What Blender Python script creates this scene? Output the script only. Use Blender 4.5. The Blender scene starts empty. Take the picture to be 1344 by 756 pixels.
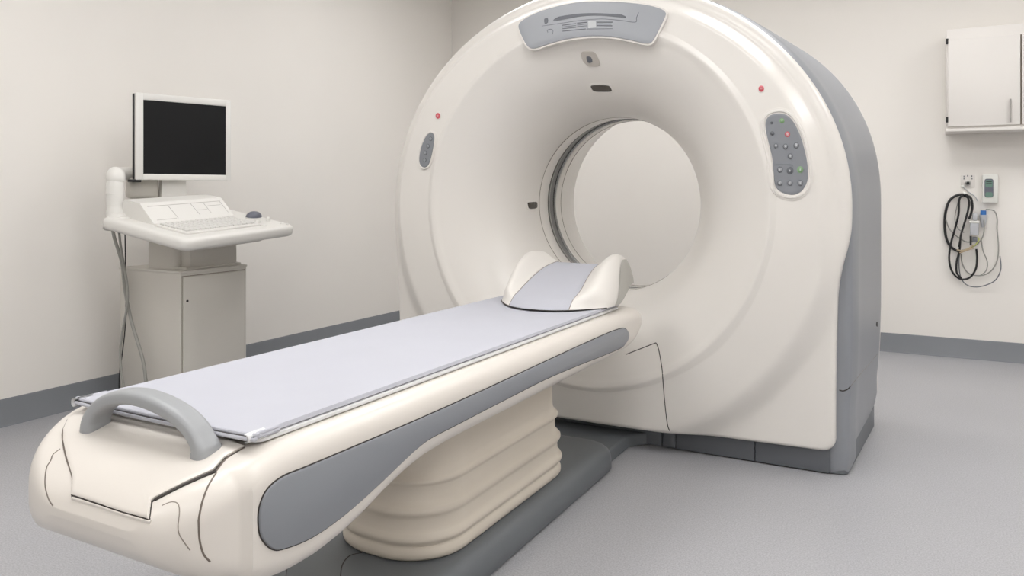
import bpy, bmesh, math, random
from mathutils import Vector, Matrix
from mathutils.bvhtree import BVHTree
random.seed(4)
C = bpy.context.scene.collection
PI = math.pi

# ------------------------------------------------------------------ camera
F = 1013.0; CX = 672.0; CY = 252.0; H = 1.15
A = math.atan(548 / 1013.0); S_ = math.sin(A); C_ = math.cos(A)
cam = bpy.data.cameras.new('camera'); camo = bpy.data.objects.new('camera', cam); C.objects.link(camo)
camo.location = (0, 0, H); camo.rotation_euler = (PI / 2, 0, A)
cam.sensor_width = 36; cam.lens = 36 * F / 1344; cam.shift_y = -(378 - CY) / 1344
cam.clip_start = .05; cam.clip_end = 50
bpy.context.scene.camera = camo

def ray(px, py):
    r = (px - CX) / F; u = (CY - py) / F
    return Vector((-S_ + r * C_, C_ + r * S_, u))
def on(px, py, ax, v):
    """photo measurement -> point on an axis-aligned plane"""
    d = ray(px, py); o = Vector((0, 0, H)); t = (v - o[ax]) / d[ax]
    return o + d * t

# --------------------------------------------------------------- materials
def lin(c):
    r = []
    for v in c[:3]:
        v /= 255.0
        r.append(v / 12.92 if v <= .04045 else ((v + .055) / 1.055) ** 2.4)
    return (*r, 1)
def mat(name, rgb, rough=.4, metal=0, vary=.03, vscale=3, bump=0, bscale=200, coat=0, emit=None, estr=0, spec=.5, speck=None):
    m = bpy.data.materials.new(name); m.use_nodes = True
    nt = m.node_tree; N = nt.nodes; L = nt.links
    b = N['Principled BSDF']
    col = lin(rgb)
    tc = N.new('ShaderNodeTexCoord')
    nz = N.new('ShaderNodeTexNoise'); nz.inputs['Scale'].default_value = vscale; nz.inputs['Detail'].default_value = 4
    L.new(tc.outputs['Object'], nz.inputs['Vector'])
    rp = N.new('ShaderNodeValToRGB')
    rp.color_ramp.elements[0].position = .3; rp.color_ramp.elements[1].position = .7
    rp.color_ramp.elements[0].color = (*[c * (1 - vary) for c in col[:3]], 1)
    rp.color_ramp.elements[1].color = (*[min(1, c * (1 + vary)) for c in col[:3]], 1)
    L.new(nz.outputs['Fac'], rp.inputs['Fac'])
    out = rp.outputs['Color']
    if speck:
        n2 = N.new('ShaderNodeTexNoise'); n2.inputs['Scale'].default_value = speck[0]; n2.inputs['Detail'].default_value = 3
        L.new(tc.outputs['Object'], n2.inputs['Vector'])
        r2 = N.new('ShaderNodeValToRGB')
        r2.color_ramp.elements[0].position = .35; r2.color_ramp.elements[1].position = .65
        a = speck[1]
        r2.color_ramp.elements[0].color = (1 - a,) * 3 + (1,); r2.color_ramp.elements[1].color = (1 + a,) * 3 + (1,)
        L.new(n2.outputs['Fac'], r2.inputs['Fac'])
        mx = N.new('ShaderNodeMix'); mx.data_type = 'RGBA'; mx.blend_type = 'MULTIPLY'; mx.inputs[0].default_value = 1
        L.new(out, mx.inputs[6]); L.new(r2.outputs['Color'], mx.inputs[7]); out = mx.outputs[2]
    L.new(out, b.inputs['Base Color'])
    b.inputs['Roughness'].default_value = rough; b.inputs['Metallic'].default_value = metal
    b.inputs['Specular IOR Level'].default_value = spec
    if coat: b.inputs['Coat Weight'].default_value = coat; b.inputs['Coat Roughness'].default_value = .15
    if bump:
        n3 = N.new('ShaderNodeTexNoise'); n3.inputs['Scale'].default_value = bscale; n3.inputs['Detail'].default_value = 3
        L.new(tc.outputs['Object'], n3.inputs['Vector'])
        bp = N.new('ShaderNodeBump'); bp.inputs['Strength'].default_value = bump; bp.inputs['Distance'].default_value = .002
        L.new(n3.outputs['Fac'], bp.inputs['Height']); L.new(bp.outputs['Normal'], b.inputs['Normal'])
    if emit:
        b.inputs['Emission Color'].default_value = lin(emit); b.inputs['Emission Strength'].default_value = estr
    return m
M = dict(
    wall=mat('wall_paint', (237, 233, 227), .75, vary=.012, vscale=1.2, bump=.05, bscale=300),
    ceil=mat('ceiling_paint', (240, 239, 236), .8, vary=.01),
    floor=mat('floor_vinyl', (170, 170, 173), .42, vary=.03, vscale=1.5, speck=(190, .15), bump=.04, bscale=260),
    basebd=mat('skirting_vinyl', (128, 131, 136), .5, vary=.03),
    cover=mat('gantry_plastic', (230, 226, 220), .3, vary=.008, spec=.5, coat=.15),
    bed=mat('table_plastic', (219, 213, 205), .35, vary=.01, coat=.1),
    bellows=mat('bellows_plastic', (212, 203, 189), .45, vary=.015),
    shell=mat('shell_grey', (140, 143, 148), .38, vary=.02, bump=.03, bscale=500),
    inlay=mat('inlay_grey', (134, 137, 142), .4, vary=.015, bump=.04, bscale=500),
    plinth=mat('plinth_grey', (104, 108, 112), .45, vary=.03, bump=.05, bscale=400),
    skirt=mat('skirt_grey', (98, 101, 106), .45, vary=.03),
    seam=mat('seam_dark', (52, 47, 43), .7, vary=.05),
    seammid=mat('seam_brown', (112, 102, 93), .7, vary=.05),
    faint=mat('line_faint', (196, 193, 188), .6, vary=.02),
    softseam=mat('seam_soft', (140, 131, 120), .7, vary=.05),
    fabric=mat('mattress_fabric', (187, 188, 196), .8, vary=.015, vscale=5, bump=.12, bscale=900),
    tray=mat('tray_plastic', (222, 222, 222), .4, vary=.01),
    handle=mat('handle_grey', (158, 160, 162), .4, vary=.02, bump=.04, bscale=600),
    display=mat('display_panel', (160, 163, 168), .35, vary=.015),
    mark=mat('panel_marks', (104, 107, 113), .5, vary=.03),
    marklight=mat('panel_marks_light', (196, 199, 200), .5, vary=.02),
    btn=mat('button_grey', (150, 152, 156), .3, vary=.02, coat=.3),
    btnd=mat('button_dark', (98, 101, 106), .35, vary=.02),
    btng=mat('button_green', (132, 165, 124), .3, vary=.03, coat=.3),
    btnr=mat('button_red', (204, 84, 96), .3, vary=.03, coat=.3),
    btnrl=mat('button_pale_red', (222, 158, 162), .3, vary=.02, coat=.3),
    lens=mat('lens_dark', (62, 55, 48), .15, vary=.05, coat=.5),
    sensor=mat('sensor_grey', (190, 184, 176), .4, vary=.02),
    ring=mat('ring_dark', (46, 48, 48), .2, vary=.05, coat=.4),
    metal=mat('ring_metal', (150, 150, 148), .25, metal=.8, vary=.03),
    pillow=mat('headrest_vinyl', (227, 223, 217), .5, vary=.01, bump=.04, bscale=700),
    under=mat('headrest_underside', (182, 180, 173), .6, vary=.02),
    cons=mat('console_plastic', (224, 222, 217), .4, vary=.01),
    cab=mat('console_cabinet_paint', (203, 199, 191), .4, vary=.012),
    screen=mat('screen_black', (17, 18, 20), .3, vary=.1, spec=.25),
    black=mat('black_rubber', (28, 28, 30), .5, vary=.08),
    cable=mat('cable_grey', (150, 149, 143), .5, vary=.03),
    keys=mat('key_plastic', (214, 212, 208), .5, vary=.01),
    mouse=mat('mouse_grey', (98, 101, 112), .35, vary=.03),
    wcab=mat('wall_cabinet_paint', (226, 222, 217), .5, vary=.008),
    steel=mat('brushed_steel', (170, 168, 164), .35, metal=.6, vary=.03),
    white=mat('white_plastic', (226, 226, 220), .4, vary=.01),
    green=mat('display_green', (110, 140, 128), .25, vary=.06),
    blue=mat('connector_blue', (52, 110, 178), .4, vary=.05),
    clear=mat('adapter_pale', (190, 192, 196), .25, vary=.05),
    yellow=mat('lead_yellow', (186, 190, 112), .5, vary=.04),
    tan=mat('lead_tan', (176, 158, 130), .5, vary=.04),
    lamp=mat('lamp_diffuser', (250, 250, 248), .5, vary=.0, emit=(253, 252, 252), estr=6.5),
)

# ------------------------------------------------------------------ helpers
ORI = {}
def tag(o, label=None, cat=None, group=None, kind=None):
    if label: o['label'] = label
    if cat: o['category'] = cat
    if group: o['group'] = group
    if kind: o['kind'] = kind
    return o
def thing(name, loc, label, cat, group=None):
    o = bpy.data.objects.new(name, None); C.objects.link(o); o.location = loc
    o.empty_display_size = .1
    ORI[o.name] = Vector(loc)
    return tag(o, label, cat, group)
def link(name, vs, fs, m, parent=None, smooth=35, loc=None):
    vs = [Vector(v) for v in vs]
    lo = Vector([min(v[i] for v in vs) for i in range(3)]); hi = Vector([max(v[i] for v in vs) for i in range(3)])
    c = Vector(((lo.x + hi.x) / 2, (lo.y + hi.y) / 2, lo.z)) if loc is None else Vector(loc)
    me = bpy.data.meshes.new(name)
    me.from_pydata([v - c for v in vs], [], fs)
    bm = bmesh.new(); bm.from_mesh(me)
    bmesh.ops.remove_doubles(bm, verts=bm.verts, dist=1e-6)
    bmesh.ops.recalc_face_normals(bm, faces=bm.faces); bm.to_mesh(me); bm.free()
    me.materials.append(m if not isinstance(m, str) else M[m])
    for p in me.polygons: p.use_smooth = True
    if smooth: me.set_sharp_from_angle(angle=math.radians(smooth))
    o = bpy.data.objects.new(name, me); C.objects.link(o)
    ORI[o.name] = c
    if parent:
        o.parent = parent; o.location = c - ORI[parent.name]
    else: o.location = c
    return o
def bmlink(name, bm, m, parent=None, smooth=35):
    bm.verts.ensure_lookup_table(); bm.verts.index_update()
    vs = [v.co.copy() for v in bm.verts]; fs = [[v.index for v in f.verts] for f in bm.faces]; bm.free()
    return link(name, vs, fs, m, parent, smooth)
def grid(rows, cu=False, cap0=False, cap1=False):
    """rows of equal length; cu closes each row. returns verts, faces"""
    n = len(rows[0]); vs = [p for r in rows for p in r]; fs = []
    for i in range(len(rows) - 1):
        for j in range(n if cu else n - 1):
            k = (j + 1) % n
            fs.append((i * n + j, i * n + k, (i + 1) * n + k, (i + 1) * n + j))
    if cap0: fs.append(tuple(range(n))[::-1])
    if cap1: fs.append(tuple((len(rows) - 1) * n + j for j in range(n)))
    return vs, fs
def join(*parts):
    vs = []; fs = []
    for v, f in parts:
        o = len(vs); vs += list(v); fs += [tuple(i + o for i in q) for q in f]
    return vs, fs
def box(lo, hi, bev=.004, seg=2, mx=None):
    bm = bmesh.new(); bmesh.ops.create_cube(bm, size=1)
    for v in bm.verts:
        v.co = Vector([lo[i] + (v.co[i] + .5) * (hi[i] - lo[i]) for i in range(3)])
    if bev: bmesh.ops.bevel(bm, geom=bm.edges[:], offset=bev, segments=seg, profile=.5, affect='EDGES')
    if mx is not None: bmesh.ops.transform(bm, matrix=mx, verts=bm.verts)
    bm.verts.ensure_lookup_table(); bm.verts.index_update()
    r = ([v.co.copy() for v in bm.verts], [tuple(v.index for v in f.verts) for f in bm.faces]); bm.free()
    return r
def smooth_path(pts, sub=6):
    P = [Vector(p) for p in pts]; out = []
    for i in range(len(P) - 1):
        a = P[max(0, i - 1)]; b = P[i]; c = P[i + 1]; d = P[min(len(P) - 1, i + 2)]
        for k in range(sub):
            t = k / sub
            out.append(.5 * ((2 * b) + (c - a) * t + (2 * a - 5 * b + 4 * c - d) * t * t + (3 * b - a - 3 * c + d) * t ** 3))
    out.append(P[-1]); return out
def tube(pts, r, n=10, cap=True, ref=None, ry=None):
    """sweep; r scalar or list; ry = second radius along ref direction"""
    rows = []; P = [Vector(p) for p in pts]; prev = None
    for i, p in enumerate(P):
        t = (P[min(i + 1, len(P) - 1)] - P[max(i - 1, 0)]).normalized()
        up = Vector(ref) if ref is not None else (prev if prev is not None else (Vector((0, 0, 1)) if abs(t.z) < .9 else Vector((1, 0, 0))))
        a = (up - t * up.dot(t)).normalized(); b = t.cross(a); prev = a
        ri = r[i] if isinstance(r, (list, tuple)) else r
        rj = (ry[i] if isinstance(ry, (list, tuple)) else ry) if ry is not None else ri
        rows.append([p + a * (rj * math.cos(2 * PI * k / n)) + b * (ri * math.sin(2 * PI * k / n)) for k in range(n)])
    return grid(rows, True, cap, cap)
def rr(cx, cy, hx, hy, r, n=6):
    r = min(r, hx * .98, hy * .98); out = []
    for q, (sx, sy) in enumerate(((1, 1), (-1, 1), (-1, -1), (1, -1))):
        for k in range(n + 1):
            a = q * PI / 2 + k / n * PI / 2
            out.append((cx + sx * (hx - r) + r * math.cos(a), cy + sy * (hy - r) + r * math.sin(a)))
    return out
def rr_dense(cx, cy, hx, hy, r, n=8, m=10):
    """rounded rectangle with extra points on straight runs"""
    p = rr(cx, cy, hx, hy, r, n); out = []
    for i in range(len(p)):
        a = p[i]; b = p[(i + 1) % len(p)]; out.append(a)
        if i % (n + 1) == n:
            for k in range(1, m): out.append((a[0] + (b[0] - a[0]) * k / m, a[1] + (b[1] - a[1]) * k / m))
    return out
def interp(tab, x):
    if x <= tab[0][0]: return tab[0][1]
    for (a, b), (c, d) in zip(tab, tab[1:]):
        if x <= c: return b + (d - b) * (x - a) / (c - a)
    return tab[-1][1]
def sstep(a, b, x):
    t = max(0, min(1, (x - a) / (b - a))); return t * t * (3 - 2 * t)
class Surf:
    def __init__(s, vf): s.b = BVHTree.FromPolygons([Vector(v) for v in vf[0]], [tuple(f) for f in vf[1]])
    def hit(s, px, py):
        o = Vector((0, 0, H)); d = ray(px, py).normalized()
        l, n, i, t = s.b.ray_cast(o, d)
        if l is None: return None
        if n.dot(d) > 0: n = -n
        return l, n
def seam(name, surf, pix, m, parent, r=.0022, sub=6, sink=.3, dense=3):
    pts = smooth_path([(x, y, 0) for x, y in pix], sub); P = []
    for p in pts:
        h = surf.hit(p.x, p.y)
        if h: P.append(h[0] - h[1] * r * sink)
    if len(P) < 2: return None
    vs, fs = tube(P, r, 8)
    return link(name, vs, fs, M[m], parent)
def densify(pix, sub=4, sm=True):
    n = len(pix); out = []
    for i in range(n):
        a, b, c, d = [Vector((*pix[(i + k) % n], 0)) for k in (-1, 0, 1, 2)]
        for k in range(sub):
            t = k / sub
            q = .5 * ((2 * b) + (c - a) * t + (2 * a - 5 * b + 4 * c - d) * t * t + (3 * b - a - 3 * c + d) * t ** 3) if sm else b.lerp(c, t)
            out.append((q.x, q.y))
    return out
def patch(name, surf, pix, h, m, parent, sub=4, sm=True, rings=(0, .2, .4, .6, .8, .92, .97), dome=0, sink=.003, ctr=None, smooth=50):
    """a thin solid cap following a surface inside an outline"""
    pix = densify(pix, sub, sm); n = len(pix)
    cx, cy = ctr or (sum(p[0] for p in pix) / n, sum(p[1] for p in pix) / n)
    hc = surf.hit(cx, cy)
    if hc is None: print('NOHIT', name, cx, cy); return None
    rows = []
    for s in list(rings)[1:] + [1.0, 1.0]:
        last = len(rows) == len(rings)
        row = []
        for (x, y) in pix:
            q = surf.hit(cx + (x - cx) * s, cy + (y - cy) * s)
            if q is None: q = row[-1][1] if row else hc
            lo, nn = q
            k = h + dome * (1 - s * s) if s < .999 else (h * .7 if not last else -sink)
            row.append((lo + nn * k, q))
        rows.append(row)
    rows = [[c[0] for c in r] for r in rows]
    vs, fs = grid(rows, True)
    vs.append(hc[0] + hc[1] * (h + dome)); ci = len(vs) - 1
    for j in range(n): fs.append((ci, j, (j + 1) % n))
    return link(name, vs, fs, M[m], parent, smooth)
def circ(x, y, rx, ry=None, n=16):
    ry = ry or rx
    return [(x + rx * math.cos(2 * PI * k / n), y + ry * math.sin(2 * PI * k / n)) for k in range(n)]

# ================================================================= THE ROOM
XL, XR, YB, YF, ZC = -4.0, 3.2, 6.19, -3.2, 3.15
def struct(name, vf, m, smooth=35): return tag(link(name, *vf, M[m], None, smooth), kind='structure')
T = .1
struct('floor', box((XL - T, YF - T, -.1), (XR + T, YB + T, 0), 0), 'floor')
struct('ceiling', box((XL - T, YF - T, ZC), (XR + T, YB + T, ZC + .1), 0), 'ceil')
struct('wall_left', box((XL - T, YF, 0), (XL, YB, ZC), 0), 'wall')
struct('wall_right', box((XR, YF, 0), (XR + T, YB, ZC), 0), 'wall')
struct('wall_back', box((XL - T, YB, 0), (XR + T, YB + T, ZC), 0), 'wall')
struct('wall_front', box((XL - T, YF - T, 0), (XR + T, YF, ZC), 0), 'wall')
def baseboard(name, a, b, nrm):
    # vinyl skirting with a small cove at the floor; profile swept from a to b
    prof = [(0, 0), (.022, 0), (.012, .004), (.007, .012), (.006, .125), (.004, .132), (0, .134)]
    a = Vector(a); b = Vector(b); nn = Vector(nrm)
    rows = [[p + nn * x + Vector((0, 0, z)) for x, z in prof] for p in (a, b)]
    struct(name, grid(rows, True, True, True), 'basebd')
baseboard('baseboard_left', (XL, YF, 0), (XL, YB, 0), (1, 0, 0))
baseboard('baseboard_back', (XL, YB, 0), (XR, YB, 0), (0, -1, 0))
baseboard('baseboard_right', (XR, YF, 0), (XR, YB, 0), (-1, 0, 0))
baseboard('baseboard_front', (XL, YF, 0), (XR, YF, 0), (0, 1, 0))
for i, (x, y) in enumerate([(-2.3, 1.5), (-.2, 1.5), (1.9, 1.5), (-2.3, -1.4), (-.2, -1.4), (1.9, -1.4), (-2.3, 4.3), (-.2, 4.3), (1.9, 4.3)]):
    t = thing('ceiling_light', (x, y, ZC - .03), 'white recessed rectangular ceiling light panel', 'light', 'ceiling light panels')
    w, l = .62, .62
    fr = join(box((x - w, y - l, ZC - .03), (x + w, y - l + .03, ZC), .003), box((x - w, y + l - .03, ZC - .03), (x + w, y + l, ZC), .003),
              box((x - w, y - l + .03, ZC - .03), (x - w + .03, y + l - .03, ZC), .003), box((x + w - .03, y - l + .03, ZC - .03), (x + w, y + l - .03, ZC), .003))
    link('frame', *fr, M['white'], t)
    link('diffuser', *box((x - w + .03, y - l + .03, ZC - .018), (x + w - .03, y + l - .03, ZC - .006), 0), M['lamp'], t)

# ============================================================== CT GANTRY
BX, BZ = -1.385, 1.09
def outline(cx, a, b, n, low, zb, rc=.05):
    """closed outline (x,z) counter-clockwise from right extreme; low = lower right side points then mirrored by dicts"""
    P = []
    K = 110
    for k in range(K + 1):
        t = PI * k / K; c = math.cos(t); s = math.sin(t)
        P.append((cx + a * math.copysign(abs(c) ** (2 / n), c), BZ + b * abs(s) ** (2 / n)))
    R, Lw = low
    xr = R[-1][0]; xl = Lw[-1][0]
    def seg(pts, z1):
        o = []
        q = smooth_path([(x, z, 0) for x, z in pts], 6)
        for p in q[1:]: o.append((p.x, p.y))
        return o
    left = seg([(cx - a, BZ)] + Lw, 0)
    P += left
    for k in range(1, 7):
        t = PI + k / 6 * PI / 2; P.append((xl + rc + rc * math.cos(t), zb + rc + rc * math.sin(t)))
    for k in range(1, 40): P.append((xl + rc + (xr - xl - 2 * rc) * k / 40, zb))
    for k in range(0, 6):
        t = 1.5 * PI + k / 6 * PI / 2; P.append((xr - rc + rc * math.cos(t), zb + rc + rc * math.sin(t)))
    P += seg([(cx + a, BZ)] + R, 0)[::-1]
    return P
COV = outline(-1.405, 1.13, 1.03, 2.0,
              ([(-.277, 1.0), (-.288, .93), (-.305, .86), (-.318, .79), (-.326, .70), (-.33, .5), (-.333, .3), (-.333, .15)],
               [(-2.53, 1.0), (-2.518, .93), (-2.508, .86), (-2.50, .79), (-2.495, .70), (-2.49, .5), (-2.49, .3), (-2.49, .15)]), .10)
TH = [math.atan2(z - BZ, x - BX) for x, z in COV]
def polar(poly, th):
    """distance from bore axis to outline along th"""
    d = (math.cos(th), math.sin(th)); best = 0
    for i in range(len(poly)):
        x1, z1 = poly[i][0] - BX, poly[i][1] - BZ; x2, z2 = poly[(i + 1) % len(poly)][0] - BX, poly[(i + 1) % len(poly)][1] - BZ
        ex, ez = x2 - x1, z2 - z1; den = d[0] * ez - d[1] * ex
        if abs(den) < 1e-12: continue
        t = (x1 * ez - z1 * ex) / den; u = (x1 * d[1] - z1 * d[0]) / den
        if t > 0 and -1e-6 <= u <= 1 + 1e-6: best = max(best, t)
    return best
RO = [math.hypot(x - BX, z - BZ) for x, z in COV]
RR, RT = .817, .437; YR, YT = 3.222, 3.67
def face_y(r, th, Ro):
    """front face depth between the ridge and the outline"""
    up = sstep(-.3, .0, math.sin(th))
    Rd = 1.05 + (min(1.05, Ro - .10) - 1.05) * up
    y = YR + .007 + .025 * (r - RR) / .25
    lowr = sstep(.2, -.5, math.sin(th))          # wider step at the bottom of the disc
    w = .05 + .05 * lowr
    y += (.075 - .02 * lowr) * sstep(Rd - .015, Rd + w, r)
    e = Ro - r
    rr_ = .022 + .023 * sstep(-.3, .1, math.sin(th))
    if e < rr_: y += rr_ * (1 - math.sqrt(max(0, 1 - ((rr_ - e) / rr_) ** 2)))
    return y
rows = []
NF = 30
def flare(p):
    f0 = math.radians(20); ph = f0 + p * (PI / 2 - f0)
    r = RT + (RR - RT) * (1 - math.sin(ph)) / (1 - math.sin(f0))
    y = YR + (YT - YR) * (math.cos(f0) - math.cos(ph)) / math.cos(f0)
    return r, y
prof_in = [flare(i / NF) for i in range(NF + 1)][::-1]
for r, y in prof_in[:-1]:
    rows.append([(BX + r * math.cos(t), y, BZ + r * math.sin(t)) for t in TH])
rows.append([(BX + (RR - .004) * math.cos(t), YR - .004, BZ + (RR - .004) * math.sin(t)) for t in TH])   # small lip of the ridge
rows.append([(BX + (RR + .008) * math.cos(t), YR - .004, BZ + (RR + .008) * math.sin(t)) for t in TH])
for k in range(1, 60):
    s = k / 60
    s = s if s < .5 else .5 + .5 * math.sin((s - .5) * PI) ** 1.0 * 1.0 if False else s
    row = []
    for t, Ro in zip(TH, RO):
        r = RR + .018 + (Ro - RR - .018) * (1 - (1 - s) ** 1.35)
        row.append((BX + r * math.cos(t), face_y(r, t, Ro), BZ + r * math.sin(t)))
    rows.append(row)
rows.append([(BX + Ro * math.cos(t), face_y(Ro - 1e-5, t, Ro), BZ + Ro * math.sin(t)) for t, Ro in zip(TH, RO)])
rows.append([(BX + Ro * math.cos(t), 3.41, BZ + Ro * math.sin(t)) for t, Ro in zip(TH, RO)])
COVER = grid(rows, True); CS = Surf(COVER)
gantry = thing('ct_scanner', (BX, 3.8, 0), 'large white doughnut shaped scanner with grey side shell and round bore', 'scanner')
cover = link('front_cover', *COVER, M['cover'], gantry, 60)

# side shell
def shell_outline(y, ins=0, zb=.105):
    k = max(0, (y - 3.40) / .85)
    a = 1.13 + .010 * sstep(3.40, 3.475, y) + .050 * k - ins; b = 1.032 + .008 * sstep(3.40, 3.475, y) - .025 * k - ins; n = 2.0 + .28 * k
    cx = -1.402 + .005 * k; xr = cx + a; xl = cx - a
    q = (.012 + .006 * k)
    return outline(cx, a, b, n, ([(xr, .9), (xr, .6), (xr - q * .5, .35), (xr - q, .25), (xr - q, .18)],
                                 [(xl, .9), (xl, .6), (xl + q * .5, .35), (xl + q, .25), (xl + q, .18)]), zb + ins * .2, .02)
def ring3(poly, y): return [(BX + polar(poly, t) * math.cos(t), y, BZ + polar(poly, t) * math.sin(t)) for t in TH2]
base_o = shell_outline(3.8)
TH2 = [math.atan2(z - BZ, x - BX) for x, z in base_o]
ZF = .006
rows = [ring3(shell_outline(3.385, .16, ZF), 3.387), ring3(shell_outline(3.385, .030, ZF), 3.387), ring3(shell_outline(3.385, .016, ZF), 3.390),
        ring3(shell_outline(3.39, .006, ZF), 3.398), ring3(shell_outline(3.41, .002, ZF), 3.412), ring3(shell_outline(3.43, 0, ZF), 3.43), ring3(shell_outline(3.465, 0, ZF), 3.470), ring3(shell_outline(3.475, 0, ZF), 3.485),
        ring3(shell_outline(3.50, 0, ZF), 3.505), ring3(shell_outline(3.50, 0), 3.5065)]
for y in (3.6, 3.75, 3.9, 4.05, 4.2): rows.append(ring3(shell_outline(y), y))
rows.append(ring3(shell_outline(4.2, .012), 4.2))
SHELL = grid(rows, True); SS = Surf(SHELL)
shell = link('side_shell', *SHELL, M['shell'], gantry, 40)
# back cover with rear flare
rows = []
for ins, y in ((.008, 4.195), (.005, 4.20), (.004, 4.27), (.008, 4.30), (.03, 4.32), (.08, 4.33)): rows.append(ring3(shell_outline(4.25, ins), y))
for R_, y in ((.60, 4.335), (.55, 4.335), (.53, 4.33), (.522, 4.315), (.505, 4.22), (.48, 4.12), (.458, 4.03), (.445, 3.97), (.441, 3.945), (.440, 3.91), (.440, 3.895), (.447, 3.892)):
    rows.append([(BX + R_ * math.cos(t), y, BZ + R_ * math.sin(t)) for t in TH2])
link('back_cover', *grid(rows, True), M['cover'], gantry, 50)
def lathe(prof, n=160):
    rows = [[(BX + r * math.cos(2 * PI * k / n), y, BZ + r * math.sin(2 * PI * k / n)) for k in range(n)] for r, y in prof]
    return grid(rows, True)
link('bore_ring', *lathe([(.440, 3.671), (.4375, 3.673), (.437, 3.68), (.437, 3.775), (.441, 3.782), (.45, 3.784)]), M['cover'], gantry)
link('seam_line', *lathe([(.436, 3.668), (.4345, 3.670), (.436, 3.6725)]), M['softseam'], gantry)
wr = link('window_ring', *lathe([(.446, 3.78), (.446, 3.79), (.449, 3.79), (.449, 3.885), (.446, 3.885), (.446, 3.90)]), M['ring'], gantry)
link('trim_ring', *lathe([(.449, 3.795), (.440, 3.797), (.439, 3.802), (.440, 3.807), (.449, 3.809)]), M['metal'], wr)
link('trim_ring', *lathe([(.449, 3.880), (.442, 3.882), (.441, 3.885), (.442, 3.888), (.449, 3.890)]), M['metal'], wr)
link('rear_bore_seam', *lathe([(.4445, 3.952), (.4405, 3.955), (.4465, 3.959)]), M['softseam'], gantry)

# dark floor skirt made of panels, front and sides
def skirt_profile():
    pass
gb = [(x + (x - BX) * (.0 + .05 * (y - 3.39) / .8), y) for x, y in rr_dense(-1.39, 3.795, 1.098, .405, .03, 6, 8)]
link('base', *grid([[(x, y, 0.004) for x, y in gb], [(x, y, .1) for x, y in gb], [(BX + (x - BX) * .97, 3.79 + (y - 3.79) * .9, .112) for x, y in gb]], True, True, True), M['plinth'], gantry)
def xat(px): return on(px, 600, 1, 3.375).x
xs = [-2.50, -2.12, -1.72, xat(869), xat(887), xat(991), xat(1090)]
for a, b in zip(xs, xs[1:]):
    link('skirt_panel', *box((a + .002, 3.374, .006), (b - .002, 3.388, .104), .002), M['skirt'], gantry)
# corner post of the shell at front right and left (grey, down to floor)
def post(x0, x1, sgn):
    p = []
    pl = rr((x0 + x1) / 2, 3.456, abs(x1 - x0) / 2, .07, .02, 6)
    return grid([[(a, b, .004) for a, b in pl], [(a, b, .17) for a, b in pl]], True, True, True)

# seams on the shell and cover
seam('seam_line', SS, [(1101.5, 512), (1107, 513), (1113, 510.5), (1116, 507)], 'seam', gantry, .003)
seam('seam_line', SS, [(1117, 506), (1130, 490), (1143, 475), (1152, 464)], 'softseam', gantry, .0012)
seam('access_panel_seam', CS, [(822, 465), (840, 458), (858, 451), (861.5, 451), (865, 461), (869, 485), (870.5, 505), (873, 533), (876, 557), (879, 565.5)], 'seam', gantry, .0022)
# vents / screw marks on shell side
patch('screw_cap', SS, circ(1151, 425.5, 1, 3.2), .002, 'black', gantry, sub=1)
patch('screw_cap', SS, circ(1156.3, 452, 1.3, 2.6), .003, 'black', gantry, sub=1)

# display panel at the top: rounded sector plate proud of the cover
dis = [(681, 33), (682.5, 41), (689, 55), (695, 62.5), (703, 63.5), (720, 58), (742, 52), (765, 48.5), (785, 47.5), (806, 48.8), (828, 53), (845, 56.8), (853, 57), (858, 52), (866, 37),
       (873, 22), (873, 15.5), (864, 10.5), (845, 6), (815, 3), (780, 2), (750, 4.5), (720, 11.5), (700, 19), (686, 27)]
def plate_y(x, z): return 3.205 + .02 * max(0, (math.hypot(x - BX, z - BZ) - .78) / .15)
class Plane:
    """gently tilted plate surface of the display panel"""
    def hit(s, px, py):
        o = Vector((0, 0, H)); d = ray(px, py); y = 3.21
        for _ in range(6):
            p = o + d * (y / d.y); y = plate_y(p.x, p.z)
        return o + d * (y / d.y), Vector((0, -1, .0)).normalized()
DP = Plane()
def grow(pix, k):
    n = len(pix); out = []
    for i in range(n):
        a = Vector(pix[i - 1]); b = Vector(pix[(i + 1) % n]); t = (b - a).normalized(); nn = Vector((t.y, -t.x))
        out.append((pix[i][0] + nn.x * k, pix[i][1] + nn.y * k))
    return out
cxp = (sum(p[0] for p in dis) / len(dis), sum(p[1] for p in dis) / len(dis))
def outward(pix, k, c):
    g = grow(pix, k)
    if sum((Vector(p) - Vector(c)).length for p in g) < sum((Vector(p) - Vector(c)).length for p in pix): g = grow(pix, -k)
    return g
patch('display_bezel', DP, outward(dis, 2.2, cxp), .0, 'cover', gantry, sub=3, sink=.075, ctr=(778, 28))
dp = patch('display_panel', DP, dis, .004, 'display', gantry, sub=3, sink=.01, ctr=(778, 28))
def pstrip(name, pts, m, r, parent, surf=DP, off=.004):
    P = []
    for p in smooth_path([(x, y, 0) for x, y in pts], 5):
        h = surf.hit(p.x, p.y)
        if h: P.append(h[0] + h[1] * off)
    return link(name, *tube(P, r, 6), M[m], parent)
def S6(x, y): return (660 + x / 5.4, y / 5.4)
patch('drive_slot', DP, [S6(*p) for p in [(355, 150), (395, 120), (480, 105), (560, 96), (660, 94), (760, 98), (845, 104), (878, 128), (800, 120), (700, 112), (600, 113), (500, 125), (420, 142)]], .0055, 'mark', dp, sub=2, ctr=S6(620, 104))
pstrip('trim_line', [S6(280, 186), S6(420, 165), S6(560, 145), S6(700, 135), S6(830, 145), S6(940, 158), S6(950, 125), S6(965, 90)], 'mark', .0011, dp)
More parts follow.
